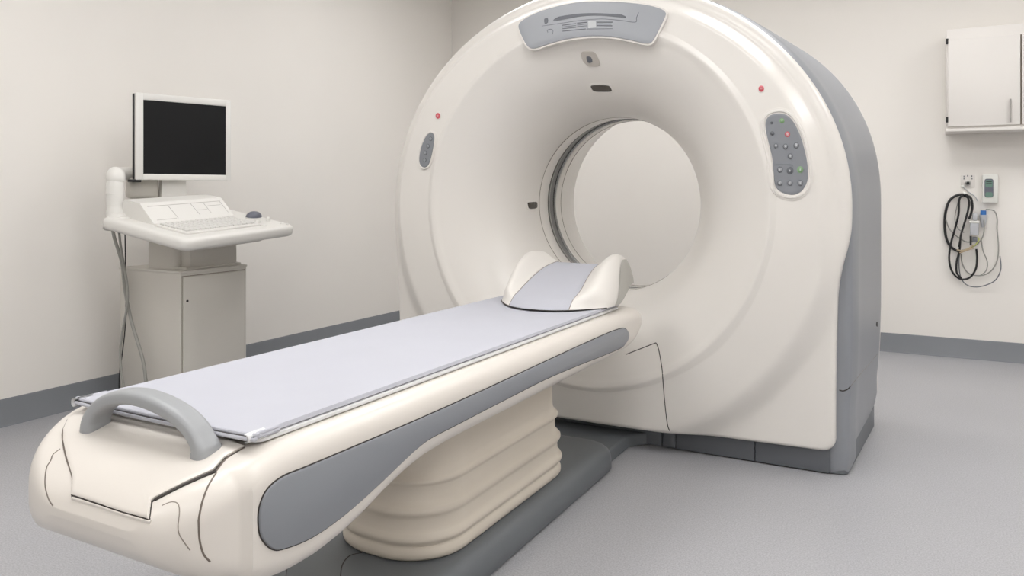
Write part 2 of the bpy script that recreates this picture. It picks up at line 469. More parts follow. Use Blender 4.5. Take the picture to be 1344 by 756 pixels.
for x0, y0, x1, y1, m, r in [(425, 180, 520, 168, 'mark', .0018), (425, 192, 520, 182, 'mark', .0012), (425, 205, 520, 195, 'mark', .0018), (425, 222, 590, 206, 'mark', .0018),
                       (530, 165, 600, 158, 'mark', .002), (530, 178, 600, 172, 'mark', .0014), (530, 190, 600, 184, 'mark', .0014),
                       (668, 158, 780, 158, 'mark', .0022), (668, 170, 770, 172, 'mark', .0016), (668, 182, 778, 184, 'mark', .0022), (600, 207, 780, 205, 'mark', .0014)]:
    pstrip('text_line', [S6(x0, y0), S6((x0 + x1) / 2, (y0 + y1) / 2), S6(x1, y1)], m, r, dp)
patch('label', DP, [S6(606, 150), S6(660, 148), S6(664, 196), S6(608, 202)], .0048, 'marklight', dp, sub=2, sm=False)
patch('indicator', DP, [S6(*p) for p in [(296, 135), (320, 128), (322, 160), (300, 172)]], .005, 'mark', dp, sub=2)
pstrip('symbol', [S6(322, 232), S6(318, 216), S6(338, 208), S6(356, 214), S6(358, 230), S6(350, 248)], 'mark', .0012, dp)
# sensor, projector windows, status lights
patch('sensor_plate', CS, [(763, 69), (770, 67.5), (780, 68.5), (785, 76), (787.5, 85), (780, 87), (772, 86), (765, 79)], .004, 'sensor', gantry, sub=3)
patch('sensor_eye', CS, [(770, 74), (776, 74.5), (778, 81), (772, 81.5)], .006, 'mark', gantry, sub=2)
patch('laser_window_bezel', CS, [(774, 110), (788, 109), (801, 110.5), (805, 116), (803, 122), (790, 122.5), (779, 121.5), (774, 116)], .002, 'cover', gantry, sub=3)
patch('laser_window', CS, [(776.5, 112), (788, 111.2), (799, 112.3), (802.5, 116.5), (802, 119.6), (790, 120), (780, 119.3), (776.3, 115.5)], .0035, 'lens', gantry, sub=3)
patch('laser_window_bezel', CS, [(690.5, 264), (698, 263), (706, 263.5), (707, 269), (706, 274.5), (698, 276), (692, 275), (691, 269)], .002, 'cover', gantry, sub=3)
patch('laser_window', CS, [(692.5, 266), (698, 265.2), (704, 265.2), (705, 269), (704, 273), (698, 274.2), (694, 273.5), (692.5, 269)], .0035, 'lens', gantry, sub=3)
for x, y, rx, ry in ((575, 151.5, 4.2, 5.4), (999, 116, 5.2, 5.8)):
    patch('status_light_bezel', CS, circ(x, y, rx, ry), .003, 'cover', gantry, sub=1)
    e = patch('status_light', CS, circ(x + .3, y + .6, rx * .72, ry * .72), .0045, 'btnr', gantry, sub=1, dome=.002)
    patch('light_mark', CS, circ(x + .3, y + .6, rx * .3, ry * .2), .0085, 'btnrl', e, sub=1)
# right control panel
def K(x, y): return (990 + x / 6.3, 140 + y / 6.3)
cp = [K(*p) for p in [(92, 150), (102, 105), (130, 74), (190, 57), (250, 62), (300, 95), (345, 160), (385, 250), (420, 370), (440, 480), (445, 570), (430, 640), (390, 700), (330, 728), (260, 722), (200, 690), (170, 640), (160, 540), (150, 430), (125, 320), (100, 220)]]
cpc = K(268, 390)
patch('control_panel_bezel', CS, outward(cp, 7.5, cpc), .004, 'cover', gantry, sub=3, ctr=cpc)
pan = patch('control_panel', CS, cp, .0065, 'inlay', gantry, sub=3, ctr=cpc)
pstrip('panel_rim', outward(cp, 3.2, cpc) + [outward(cp, 3.2, cpc)[0]], 'cover', .0065, gantry, CS, .003)
for x, y, r, m in [(145, 135, 11, 'btnd'), (230, 118, 21, 'btng'), (150, 222, 17, 'btnd'), (275, 230, 22, 'btnr'), (180, 325, 18, 'btn'), (258, 330, 21, 'btn'), (348, 322, 24, 'btn'), (298, 412, 23, 'btn'),
                   (213, 522, 24, 'btn'), (296, 530, 29, 'btnd'), (380, 522, 27, 'btng'), (213, 632, 23, 'btn'), (296, 632, 22, 'btn'), (380, 632, 24, 'btn')]:
    X, Y = K(x, y); rp = r / 6.3
    b = patch('button', CS, circ(X, Y, rp, rp * 1.08), .0085, 'mark' if m in ('btn', 'btnd') else m, pan, sub=1)
    patch('button_cap', CS, circ(X, Y, rp * .74, rp * .8), .010, {'btnr': 'btnrl'}.get(m, m), b, sub=1, dome=.003)
    if m != 'btnd' or r > 20:
        patch('button_symbol', CS, circ(X, Y, rp * .14, rp * .34, 8), .0132, 'marklight', b, sub=1)
pstrip('text_line', [K(165, 482), K(240, 480), K(318, 482)], 'mark', .0014, pan, CS, .0065)
# left control panel
def K2(x, y): return (530 + x / 6.3, 130 + y / 6.3)
cp = [K2(*p) for p in [(228, 278), (250, 290), (257, 330), (248, 400), (228, 490), (205, 550), (172, 566), (142, 545), (133, 490), (150, 400), (188, 310)]]
cpc = K2(195, 425)
patch('control_panel_bezel', CS, outward(cp, 2.5, cpc), .004, 'cover', gantry, sub=3, ctr=cpc)
pan = patch('control_panel', CS, cp, .0065, 'inlay', gantry, sub=3, ctr=cpc)
pstrip('panel_rim', outward(cp, 1.3, cpc) + [outward(cp, 1.3, cpc)[0]], 'cover', .005, gantry, CS, .003)
for x, y in ((230, 330), (207, 390), (185, 445), (180, 505)):
    X, Y = K2(x, y)
    b = patch('button', CS, circ(X, Y, 2.3, 3.0), .0085, 'mark', pan, sub=1)
    patch('button_cap', CS, circ(X, Y, 1.6, 2.1), .010, 'btn', b, sub=1, dome=.002)

# ============================================================ PATIENT TABLE
table = thing('patient_table', (-1.36, 2.0, 0), 'long cream scanner table with grey side stripe on a bellows column and grey plinth', 'medical table')
ZT = [(.822, .585), (.826, .597), (.833, .609), (.845, .621), (.865, .633), (.90, .648), (.95, .664), (1.0, .677), (1.05, .684), (1.08, .685), (2.97, .685), (3.01, .680), (3.03, .671), (3.04, .655), (3.046, .635)]
ZB = [(.822, .577), (.826, .560), (.833, .545), (.845, .530), (.865, .512), (.90, .488), (.95, .464), (1.0, .449), (1.06, .441), (1.13, .441), (1.2, .450), (1.27, .467), (1.34, .490), (1.42, .511), (1.5, .524), (1.6, .529), (1.7, .53), (2.86, .53), (2.93, .538), (2.98, .556), (3.02, .582), (3.04, .605), (3.046, .62)]
def xr_(y):
    R = .14; x = -1.03
    if y < .822 + R: x = -1.03 - R + math.sqrt(max(0, R * R - (.822 + R - y) ** 2)) * .9
    return x
def xl_(y):
    R = .31
    if y < .822 + R: return -1.68 + R - math.sqrt(max(0, R * R - (.822 + R - y) ** 2))
    return -1.68
ys = [.822 + .14 * (1 - math.cos(k / 22 * PI / 2)) for k in range(23)] + [.99, 1.02, 1.05, 1.08, 1.1, 1.13, 1.165, 1.2, 1.235, 1.27, 1.305, 1.34, 1.38, 1.42, 1.46, 1.5, 1.55, 1.6, 1.7, 1.9, 2.1, 2.3, 2.5, 2.7, 2.86, 2.9, 2.93, 2.955, 2.975, 2.99, 3.005, 3.015, 3.025, 3.033, 3.04, 3.046]
def smooth_tab(tab, y):
    w = .012 if y > .87 else .003
    return (interp(tab, y - w) + 2 * interp(tab, y) + interp(tab, y + w)) / 4
rows = []
for y in ys:
    a, b, zb, zt = xl_(y), xr_(y), smooth_tab(ZB, y), smooth_tab(ZT, y)
    hy = (zt - zb) / 2
    e = .0 if y < 3.0 else (y - 3.0) ** 2 * 8
    p = rr_dense((a + b) / 2, (zt + zb) / 2, (b - a) / 2 - e, hy, min(.045, hy * .95), 8, 14)
    rows.append([(x, y, z) for x, z in p])
HULL = grid(rows, True, True, True); HS = Surf(HULL)
hull = link('table_body', *HULL, M['bed'], table, 50)
# grey side inlays, seated on the flat side faces
inl = [(339, 687), (340.5, 665), (350, 643), (370, 626), (400, 613.5), (463, 587), (552, 549), (641, 509), (775, 447), (810, 432.5), (821, 432), (824.5, 441), (820, 451), (808, 459.5), (730, 491), (663, 524), (597, 558), (566, 574), (548, 587), (525, 608), (499, 633), (454, 673), (410, 704), (374, 719), (357, 720), (343, 706)]
yz = [(on(x, y, 0, -1.03).y, on(x, y, 0, -1.03).z) for x, y in inl]
d2 = densify(yz, 5)
def slab(poly, x0, x1, bev):
    # polygon in (y,z) extruded along x with a small chamfer on the x1 face
    n = len(poly); cy = sum(p[0] for p in poly) / n
    def inset(k):
        o = []
        for i in range(n):
            a = Vector(poly[i - 1]); b = Vector(poly[(i + 1) % n]); t = (b - a)
            t = t.normalized() if t.length > 1e-9 else Vector((1, 0)); nn = Vector((-t.y, t.x)) * SG
            o.append((poly[i][0] + nn.x * k, poly[i][1] + nn.y * k))
        return o
    sg = 1 if x1 > x0 else -1
    p0 = poly; p1 = inset(bev)
    rows = [[(x0, y, z) for y, z in p0], [(x1 - sg * bev, y, z) for y, z in p0], [(x1 - sg * bev * .3, y, z) for y, z in inset(bev * .35)], [(x1, y, z) for y, z in p1]]
    return grid(rows, True, True, True)
ar = sum(d2[i - 1][0] * d2[i][1] - d2[i][0] * d2[i - 1][1] for i in range(len(d2)))
SG = 1 if ar > 0 else -1
def grow_yz(poly, k):
    n = len(poly); o = []
    for i in range(n):
        a = Vector(poly[i - 1]); b = Vector(poly[(i + 1) % n]); t = (b - a).normalized(); nn = Vector((-t.y, t.x)) * SG
        o.append((poly[i][0] - nn.x * k, poly[i][1] - nn.y * k))
    return o
g2 = grow_yz(d2, .0022)
def fit_side(poly, s):   # the far side is shorter: its nose corner is rounder
    return poly if s > 0 else [(1.19 + (y - .972) * (2.85 - 1.19) / (2.85 - .972), z) for y, z in poly]
for s, xw in ((1, -1.03), (-1, -1.68)):
    r_ = link('inlay_gap_shade', *slab(fit_side(g2, s), xw - s * .03, xw + s * .0015, .0005), M['seam'], table)  # shade of the gap round the inlay, put in as a dark slab
    link('side_inlay', *slab(fit_side(d2, s), xw - s * .03, xw + s * .006, .004), M['inlay'], table)
# nose apron panel; dark strips paint in the shade of its gap
def Q(x, y): return (30 + x / 3.78, 500 + y / 3.78)
ap = [Q(*p) for p in [(330, 128), (262, 172), (225, 195), (203, 245), (203, 300), (218, 370), (252, 485), (246, 566), (350, 600), (500, 650), (628, 686), (638, 600), (655, 585), (800, 512), (945, 446), (1000, 385), (1096, 330), (1010, 292), (850, 240), (650, 178), (450, 140)]]
apc = Q(560, 400)
patch('apron_gap_shade', HS, outward(ap, 1.7, apc), .0012, 'seam', table, sub=4, sm=False, ctr=apc)  # dark rim painted in for the shaded groove round the panel
apn = patch('apron_panel', HS, ap, .006, 'bed', table, sub=4, sm=False, ctr=apc)
pstrip('shadow_gap', [Q(247, 569), Q(350, 604), Q(500, 654), Q(630, 690)], 'seam', .003, table, HS, 0)
pstrip('shadow_gap', [Q(656, 591), Q(800, 518), Q(958, 450)], 'seam', .0035, table, HS, 0)
pstrip('shadow_gap', [Q(225, 197), Q(200, 250), Q(201, 305), Q(217, 380), Q(250, 487), Q(245, 565)], 'seammid', .0024, table, HS, 0)
pstrip('shadow_gap', [Q(958, 450), Q(1003, 392), Q(1050, 358), Q(1100, 332)], 'seammid', .0018, table, HS, 0)
pstrip('lower_lip', [Q(248, 582), Q(350, 612), Q(500, 662), Q(634, 700)], 'bed', .0035, table, HS, 0)
def Q2(x, y): return (230 + x / 3.5, 540 + y / 3.5)
seam('seam_line', HS, [Q(960, 456), Q(920, 520), Q(890, 600), Q(874, 680), Q2(108, 520), Q2(112, 590), Q2(130, 655), Q2(160, 690)], 'seammid', table, .0018)
seam('seam_line', HS, [Q(185, 337), Q(150, 365), Q(138, 395), Q(118, 430), Q(110, 490), Q(114, 540), Q(130, 590), Q(150, 620)], 'seammid', table, .0014)
seam('seam_line', HS, [Q(690, 618), Q(735, 600), Q(768, 608), Q(777, 650), Q(770, 720), Q(776, 760), Q(800, 800), Q(830, 840)], 'softseam', table, .0010)
# handle: grey arch
hp = [(117, 558), (119, 549), (125, 538), (136, 529), (150, 524), (165, 522.5), (182, 525), (202, 532), (221, 542), (237, 554), (249, 567), (257, 581), (261, 590), (262, 596)]
P = [on(x + 9, y - 3, 1, .974) for i, (x, y) in enumerate(hp)]
P = [P[0] - Vector((0, 0, .02))] + P + [P[-1] - Vector((0, 0, .03))]
P = smooth_path(P, 5); n = len(P)
rx = []; ry = []
for i in range(n):
    t = i / (n - 1); e = min(t, 1 - t)
    rx.append(.0145 + .007 * max(0, (.2 - e) / .2)); ry.append(.025 + .004 * max(0, (.2 - e) / .2))
def squircle_sweep(P, rx, ry, ref, n=28, p=3.2):
    rows = []
    for i, q in enumerate(P):
        t = (P[min(i + 1, len(P) - 1)] - P[max(i - 1, 0)]).normalized()
        a = Vector(ref); a = (a - t * a.dot(t)).normalized(); b = t.cross(a); row = []
        for k in range(n):
            c, s = math.cos(2 * PI * k / n), math.sin(2 * PI * k / n)
            row.append(q + a * ry[i] * math.copysign(abs(c) ** (2 / p), c) + b * rx[i] * math.copysign(abs(s) ** (2 / p), s))
        rows.append(row)
    return grid(rows, True, True, True)
link('handle', *squircle_sweep(P, rx, ry, (0, 1, 0)), M['handle'], table, 50)
# bellows column
BXc, BYc, BHX, BHY = -1.405, 2.245, .195, .475
prof = [(.100, -.006), (.104, .004), (.112, .010), (.125, .010), (.138, .006), (.142, .003), (.148, .005), (.156, .012), (.164, .014), (.172, .011), (.18, .005), (.19, .001),
        (.215, .000), (.222, .001), (.228, .005), (.236, .009), (.244, .009), (.251, .004), (.258, -.002), (.27, -.006),
        (.305, -.007), (.312, -.004), (.318, .001), (.324, .002), (.330, -.003), (.336, -.009), (.36, -.013), (.42, -.015), (.465, -.014), (.485, -.006), (.52, .008), (.545, .012)]
rows = []
for z, o in prof:
    rows.append([(x, y, z) for x, y in rr_dense(BXc, BYc, BHX + o, BHY + o, .17, 14, 6)])
link('bellows_cover', *grid(rows, True, True, True), M['bellows'], table, 70)
# plinth, bridge plate
rows = []
for z, o in ((.006, -.004), (.012, 0), (.05, -.001), (.07, -.004), (.083, -.011), (.093, -.022), (.099, -.036), (.101, -.055), (.101, -.09)):
    rows.append([(x, y, z) for x, y in rr_dense(-1.405, 2.26, .255 + o, .80 + o * .6, .11 if False else .09, 8, 6)])
plv = grid(rows, True, True, True)
link('plinth', *plv, M['plinth'], table, 50)
rows = []
for z, o in ((.004, 0), (.045, -.002), (.052, -.007), (.055, -.014)):
    rows.append([(-1.19 + o, 3.0, z), (-1.19 + o, 3.30, z), (-1.165 + o, 3.34, z), (-1.13, 3.372, z), (-1.68, 3.372, z), (-1.645 - o, 3.34, z), (-1.62 - o, 3.30, z), (-1.62 - o, 3.0, z)])
link('bridge_plate', *grid(rows, True, True, True), M['plinth'], table, 40)
# seam lines on the plinth
PS = Surf(plv)
seam('seam_line', PS, [(446, 765), (447, 756), (448.5, 744), (453, 735), (461, 728.5), (475, 725.5)], 'seam', table, .0018)
seam('seam_line', PS, [(375, 760), (376.5, 748), (380, 738), (385, 731)], 'seam', table, .0012)

# cradle tray and mattress
trayt = [(.0, 0), (.0, .009)]
tr = table
rows = []
for z, o in ((.6862, -.004), (.688, 0), (.694, 0), (.6965, -.003)):
    rows.append([(x, y, z) for x, y in rr_dense(-1.343, 1.962, .259 + o, .938 + o, .02, 5, 6)])
link('tray_board', *grid(rows, True, True, True), M['tray'], tr)
# dark gap between board and table
link('gap_strip', *box((-1.592, 1.04, .6851), (-1.094, 2.888, .6868), 0), M['seam'], tr)
# rolled fabric-wrapped ends at the near corners
mt = thing('table_mattress', (-1.365, 1.97, .697), 'thin pale lilac grey fabric mattress laid along the scanner table', 'mattress')
def mtop(x, y):
    u = (x + 1.344) / .258
    return .7055 + .0045 * u ** 4 + .0006 * math.sin(y * 9) * (1 - u * u)
nx, ny = 24, 60; x0, x1, y0, y1 = -1.602, -1.086, 1.016, 2.90
top = []; bot = []
rows = []
def mrow(y, dz):
    out = []
    for i in range(nx + 1):
        u = i / nx; x = x0 + (x1 - x0) * u
        out.append((x, y, mtop(x, y) + dz))
    return out
for j in range(ny + 1):
    y = y0 + (y1 - y0) * j / ny
    e = min(j, ny - j)
    base = [(x0 + .003, y, .6972)] + [(x0 - .001, y, .701)] + [(x0 + .002, y, mtop(x0, y) - .001)]
    mid = mrow(y, 0)[1:-1]
    end = [(x1 - .002, y, mtop(x1, y) - .001), (x1 + .001, y, .701), (x1 - .003, y, .6972)]
    rows.append(base + mid + end)
link('mattress_pad', *grid(rows, True, True, True), M['fabric'], mt, 60)
# piping round the near end and the folded corner loops
pp = smooth_path([(x0 - .001, y0 + .06, .7065), (x0 - .001, y0 + .01, .7065), (x0 + .012, y0 - .004, .7065), (-1.344, y0 - .006, .7045), (x1 - .012, y0 - .004, .7065), (x1 + .001, y0 + .01, .7065), (x1 + .001, y0 + .06, .7065)], 6)
link('piping', *tube(pp, .004, 8), M['fabric'], mt)
pp2 = [(p.x, p.y - .006 if p.y < y0 + .03 else p.y, p.z - .0055) for p in pp]
link('under_fold', *tube(pp2, .0045, 8), M['fabric'], mt)
pp3 = [(p.x, p.y - .0062 if p.y < y0 + .03 else p.y, p.z - .0022) for p in pp]
link('fold_seam', *tube(pp3, .0017, 6), M['seam'], mt)
for s in (-1, 1):
    xe = x1 if s > 0 else x0
    q = [(xe + s * .003, y0 + .002, z) for z in (.7,)]
    rows = []
    for k in range(9):
        a = -PI / 2 + k / 8 * PI
        rows.append([(xe - s * .004 + s * .009 * math.cos(a), y0 - .018 + w, .7030 + .0092 * math.sin(a)) for w in (0, .015, .034, .045)] )
    g_ = grid(rows)
    rows_in = [[(x - s * .0025 if abs(x - xe) > .001 else x, y, .7030 + (z - .7030) * .78) for x, y, z in r] for r in rows]
    g2_ = grid(rows_in)
    link('corner_loop', *join(g_, g2_), M['tray'], mt)

# ---------------------------------------------------------------- headrest
hr = thing('headrest', (-1.34, 2.85, .707), 'cream U-shaped headrest with raised sides and pale lilac centre at far end of table', 'headrest')
YN, YE = 2.565, 3.11
def uc(v): return .57 - .13 * sstep(-.3, 1, v)
def hz(u, v):
    """top height: u -1..1 across, v 0..1 front to back"""
    a = abs(u)
    zc = .719 + .112 * sstep(-.15, 1.0, v)
    wing = sstep(uc(v) - .06, .83, a)
    lift = .42 * sstep(.0, .06, v) + .58 * sstep(.0, .50, v)
    lift *= 1 - .42 * sstep(.62, 1.0, v)
    return zc + .014 * sstep(0, .1, v) + .081 * lift * wing
nv = 48
def hx(u, v):
    hw = .228 + .018 * sstep(0, .35, v) - .016 * sstep(.6, 1, v)
    return -1.300 - .034 * sstep(0, .8, v) + u * hw
def hy(u, v):
    yn = YN + .17 * abs(u) ** 2.2
    return yn + (YE + .015 * abs(u) - yn) * v
def zb_(y): return .7107 + .055 * sstep(2.84, 3.13, y)
def hpt(u, v):
    x, y = hx(u, v), hy(u, v); z = hz(u, v); b = zb_(y)
    e = 1 - (1 - abs(u) ** 9) * (1 - (1 - v) ** 22) * (1 - .8 * max(0, (v - .9) / .1) ** 2.5)
    return (x, y, b + (z - b) * max(0, 1 - e) ** .5)
VS = [1 - math.cos(k / nv * PI / 2) if k < nv * .35 else None for k in range(nv + 1)]
VS = sorted(set([(k / 10) ** 2 * .08 for k in range(10)] + [.08 + .84 * k / 26 for k in range(27)] + [.92 + .08 * math.sin(k / 8 * PI / 2) for k in range(1, 9)]))
def us(side):
    if side == 0: return [(-1 + 2 * k / 22) for k in range(23)]
    return [math.sin(k / 24 * PI / 2) for k in range(25)]
def ustrip(side, v):
    c = uc(v)
    if side == 0: return [c * t for t in us(0)]
    return [side * (c + (1 - c) * t) for t in us(1)]
def strip(side, name, m):
    cols = [[hpt(u, v) for u in ustrip(side, v)] for v in VS]
    rowsb = [[(x, y, zb_(y)) for x, y, z in r] for r in cols]
    sd = [grid([cols[0], rowsb[0]]), grid([cols[-1], rowsb[-1]]), grid([[r[-1] for r in cols], [r[-1] for r in rowsb]]), grid([[r[0] for r in cols], [r[0] for r in rowsb]])]
    return link(name, *join(grid(cols), grid(rowsb), *sd), M[m], hr, 60)
strip(-1, 'side_bolster', 'pillow'); strip(0, 'centre_pad', 'fabric'); strip(1, 'side_bolster', 'pillow')
for s in (-1, 1):
    link('seam_line', *tube([Vector(hpt(s * uc(v), v)) for v in VS[2:-2]], .0014, 6), M['softseam'], hr)
gl = []
for i in range(50):
    u = -1 + 2 * i / 49; x, y = hx(u, 0), hy(u, 0); gl.append((x, y - .0005, .7115))
link('base_edge', *tube(gl, .002, 6), M['seam'], hr)
# grey lower guard on the outer flanks
for s in (-1, 1):
    rows = []
    for k in range(25):
        v = .16 + .83 * k / 24
        u0 = 1 - .10 * sstep(.16, .8, v)
        r = []
        for q in range(9):
            u = u0 + (1 - u0) * math.sin(q / 8 * PI / 2); x, y, z = hpt(s * u, v)
            r.append((x + s * .0018, y, z + .0008))
        rows.append(r)
    link('side_guard', *grid(rows), M['under'], hr, 60)

# ========================================================= OPERATOR CONSOLE
cons = thing('operator_console', (-3.5, 2.82, 0), 'cream operator console with square cabinet and sloping keyboard desk by the left wall', 'console')
link('cabinet_body', *box((-3.775, 2.61, .02), (-3.30, 3.035, .745), .006), M['cab'], cons)
link('cabinet_foot', *box((-3.75, 2.63, 0), (-3.325, 3.01, .03), .003), M['plinth'], cons)
link('cabinet_top', *box((-3.78, 2.605, .740), (-3.297, 3.04, .752), .004), M['cab'], cons)
dr = link('cabinet_door', *box((-3.302, 2.623, .04), (-3.294, 3.018, .722), .003), M['cab'], cons)
link('door_lock', *tube([(-3.296, 2.645, .60), (-3.290, 2.645, .60)], .006, 10), M['black'], dr)
link('door_gap', *join(box((-3.3008, 2.617, .035), (-3.2992, 2.6215, .727), 0), box((-3.3008, 2.617, .7235), (-3.2992, 3.022, .727), 0), box((-3.3008, 3.0195, .035), (-3.2992, 3.0225, .727), 0)), M['softseam'], cons)
colm = grid([[(x, y, z) for x, y in rr(-3.52, 2.79, .12, .13, .045)] for z in (.752, .97)], True, True, True)
link('pedestal_column', *colm, M['cab'], cons)
link('pedestal_column', *box((-3.42, 2.695, .752), (-3.335, 3.0, .95), .006), M['cab'], cons)
link('column_flange', *box((-3.60, 2.665, .752), (-3.325, 3.02, .765), .003), M['cab'], cons)
# desk frame of axes
N_ = Vector((-3.05, 2.44, .932)); R_ = Vector((-3.09, 3.16, .968)); L_ = Vector((-3.6, 2.43, 1.03))
U = (R_ - N_).normalized(); V = (L_ - N_); V = (V - U * V.dot(U)).normalized(); W = U.cross(V)
DM = Matrix(((U.x, V.x, W.x, N_.x), (U.y, V.y, W.y, N_.y), (U.z, V.z, W.z, N_.z), (0, 0, 0, 1)))
def dhit(px, py, h=0):
    o = Vector((0, 0, H)); d = ray(px, py); t = (N_ + W * h - o).dot(W) / d.dot(W); p = o + d * t - N_
    return p.dot(U), p.dot(V)
def D(a, b, h): return DM @ Vector((a, b, h))
LA, LB = (R_ - N_).length, (L_ - N_).length
def dslab(name, a0, a1, b0, b1, h0, h1, r, edge, m, parent):
    rows = []
    ca, cb, ha, hb = (a0 + a1) / 2, (b0 + b1) / 2, (a1 - a0) / 2, (b1 - b0) / 2
    H_ = h1 - h0; e = min(edge, H_ / 2)
    lv = [(h0, -e)] + [(h0 + e * (1 - math.cos(k / 4 * PI / 2)), -e * (1 - math.sin(k / 4 * PI / 2))) for k in range(1, 5)]
    lv += [(h1 - e * (1 - math.cos(k / 4 * PI / 2)), -e * (1 - math.sin(k / 4 * PI / 2))) for k in range(4, 0, -1)] + [(h1, -e)]
    for h, o in lv: rows.append([D(x, y, h) for x, y in rr(ca, cb, ha + o, hb + o, r, 6)])
    return link(name, *grid(rows, True, True, True), M[m], parent, 50)
desk = dslab('desk_top', -.015, LA + .03, -.015, LB + .02, -.062, .0, .05, .022, 'cons', cons)
dslab('desk_underframe', .06, LA - .14, .05, LB - .06, -.085, -.055, .03, .01, 'cab', cons)
aL, b0 = dhit(192, 287); aR, b0r = dhit(309, 279)
b0 = (b0 + b0r) / 2
# sloping control panel behind the keyboard
def prism(a0, a1, b0, b1, h, tilt=.03):
    rows = []
    for a in (a0, a1):
        rows.append([D(a, b0, 0), D(a, b0, .006), D(a, b0 + tilt + (b1 - b0) * .35, h), D(a, b1 - .01, h), D(a, b1, h - .02), D(a, b1, 0)])
    return grid(rows, True, True, True)
a0c, a1c = .075, .60
b0c = .30
cpnl = link('control_unit', *prism(a0c, a1c, b0c, LB - .03, .088), M['cons'], cons, 30)
def P_(a, t, off=.001):
    """point on the sloping face: t 0 at front edge .. 1 at the top"""
    p0 = D(a, b0c, .006); p1 = D(a, b0c + .03 + (LB - .03 - b0c) * .35, .088)
    nn = (p1 - p0).cross(U).normalized(); nn = nn if nn.z > 0 else -nn
    return p0.lerp(p1, t) + nn * off
for seg_ in ([(.105, .82), (.575, .82)], [(.235, .15), (.225, .8)], [(.38, .2), (.37, .8)], [(.105, .15), (.225, .15)], [(.46, .25), (.455, .75)], [(.575, .2), (.57, .8)], [(.47, .62), (.56, .62)], [(.385, .45), (.45, .45)]):
    (a, t), (a2, t2) = seg_
    link('panel_line', *tube([P_(a, t), P_(a2, t2)], .0011, 6), M['faint'], cpnl)
# keyboard with keys
kb = dslab('keyboard', .06, .56, .06, .285, -.002, .010, .02, .004, 'cons', cons)
kvs = None
kp = None
for r in range(5):
    nk = 15
    for k in range(nk):
        a = .085 + k * .0305 + r * .002; b = .245 - r * .036
        w_ = .012 if not (r == 4 and 4 < k < 9) else .012
        if kp is None:
            g = []
            for h, s in ((.009, 1), (.015, 1), (.018, .8)):
                g.append([DM.to_3x3() @ Vector((x * s, y * s, h)) for x, y in rr(0, 0, .0125, .0145, .003, 2)])
            vs, fs = grid(g, True, True, True)
            c = D(a, b, 0)
            kp = link('key', [v + c for v in vs], fs, M['keys'], kb, 30, loc=c)
        else:
            q = kp.copy(); C.objects.link(q); q.parent = kb; q.location = D(a, b, 0) - ORI[kb.name]
# knobs and joystick at the right of the desk
for (px, py, r, h) in ((338, 292, .016, .016), (352, 290, .012, .022), (369, 294, .008, .008), (377, 295, .008, .008), (345, 296, .02, .008)):
    a, b = dhit(px, py)
    c0 = D(a, b, -.002)
    vs, fs = tube([D(a, b, -.002), D(a, b, h * .7), D(a, b, h * .9), D(a, b, h)], [r, r * .95, r * .8, r * .5], 14)
    link('knob', vs, fs, M['cons'], cons, 40)
# monitor support arm at the left rear
mon = thing('computer_monitor', (-3.545, 2.835, 1.10), 'white flat monitor with black blank screen on a bent arm above the console desk', 'monitor')
ab = [(-3.615, 2.475, .975), (-3.62, 2.475, 1.05), (-3.63, 2.475, 1.11)]
link('arm_base', *tube(smooth_path([(-3.585, 2.475, .985), (-3.605, 2.475, 1.03), (-3.615, 2.475, 1.08), (-3.618, 2.475, 1.14)], 4), [.075] * 2 + [.06] * 2 + [.048] * 3 + [.043] * 6, 20), M['cons'], mon, 50)
link('arm_post', *tube([(-3.618, 2.475, 1.142), (-3.618, 2.475, 1.19), (-3.618, 2.48, 1.215)], [.043, .042, .036], 20), M['cons'], mon, 50)
link('arm_elbow', *tube(smooth_path([(-3.618, 2.478, 1.195), (-3.622, 2.482, 1.22), (-3.65, 2.50, 1.24), (-3.70, 2.56, 1.245), (-3.745, 2.70, 1.25)], 5), [.034, .038, .041, .043, .044, .045, .045, .045, .044, .042, .04] + [.034] * 10, 18), M['cons'], mon, 50)
# hanging cables
SEP = 0
def hang(pix, x, r, label, m='cable'):
    P = [on(px, py, 1, 2.56 + dy - SEP) for px, py, dy in pix]
    o = link('cable', *tube(smooth_path(P, 6), r, 8), M[m]); o['label'] = label; o['category'] = 'cable'; o['group'] = 'cables hanging from the console desk'
hang([(147, 293, -.03), (150, 312, -.02), (160, 345, 0), (164, 380, 0), (172, 420, 0), (181, 450, 0), (189, 480, 0), (193, 520, .0)], 0, .0085, 'pale grey cable hanging from console desk, curving right down the cabinet side')
SEP = .022
hang([(155, 293, -.02), (158, 320, -.02), (163, 350, 0), (167, 375, 0), (167, 400, 0), (160, 440, 0), (158, 470, 0), (164, 520, 0)], 0, .006, 'thin grey cable looping left along the console cabinet edge')
SEP = -.025
hang([(164, 300, 0), (164.5, 330, 0), (165, 370, 0), (165, 420, 0), (161, 460, 0), (157, 490, 0), (156, 525, 0)], 0, .003, 'very thin dark cable hanging straight below the console desk', 'black')

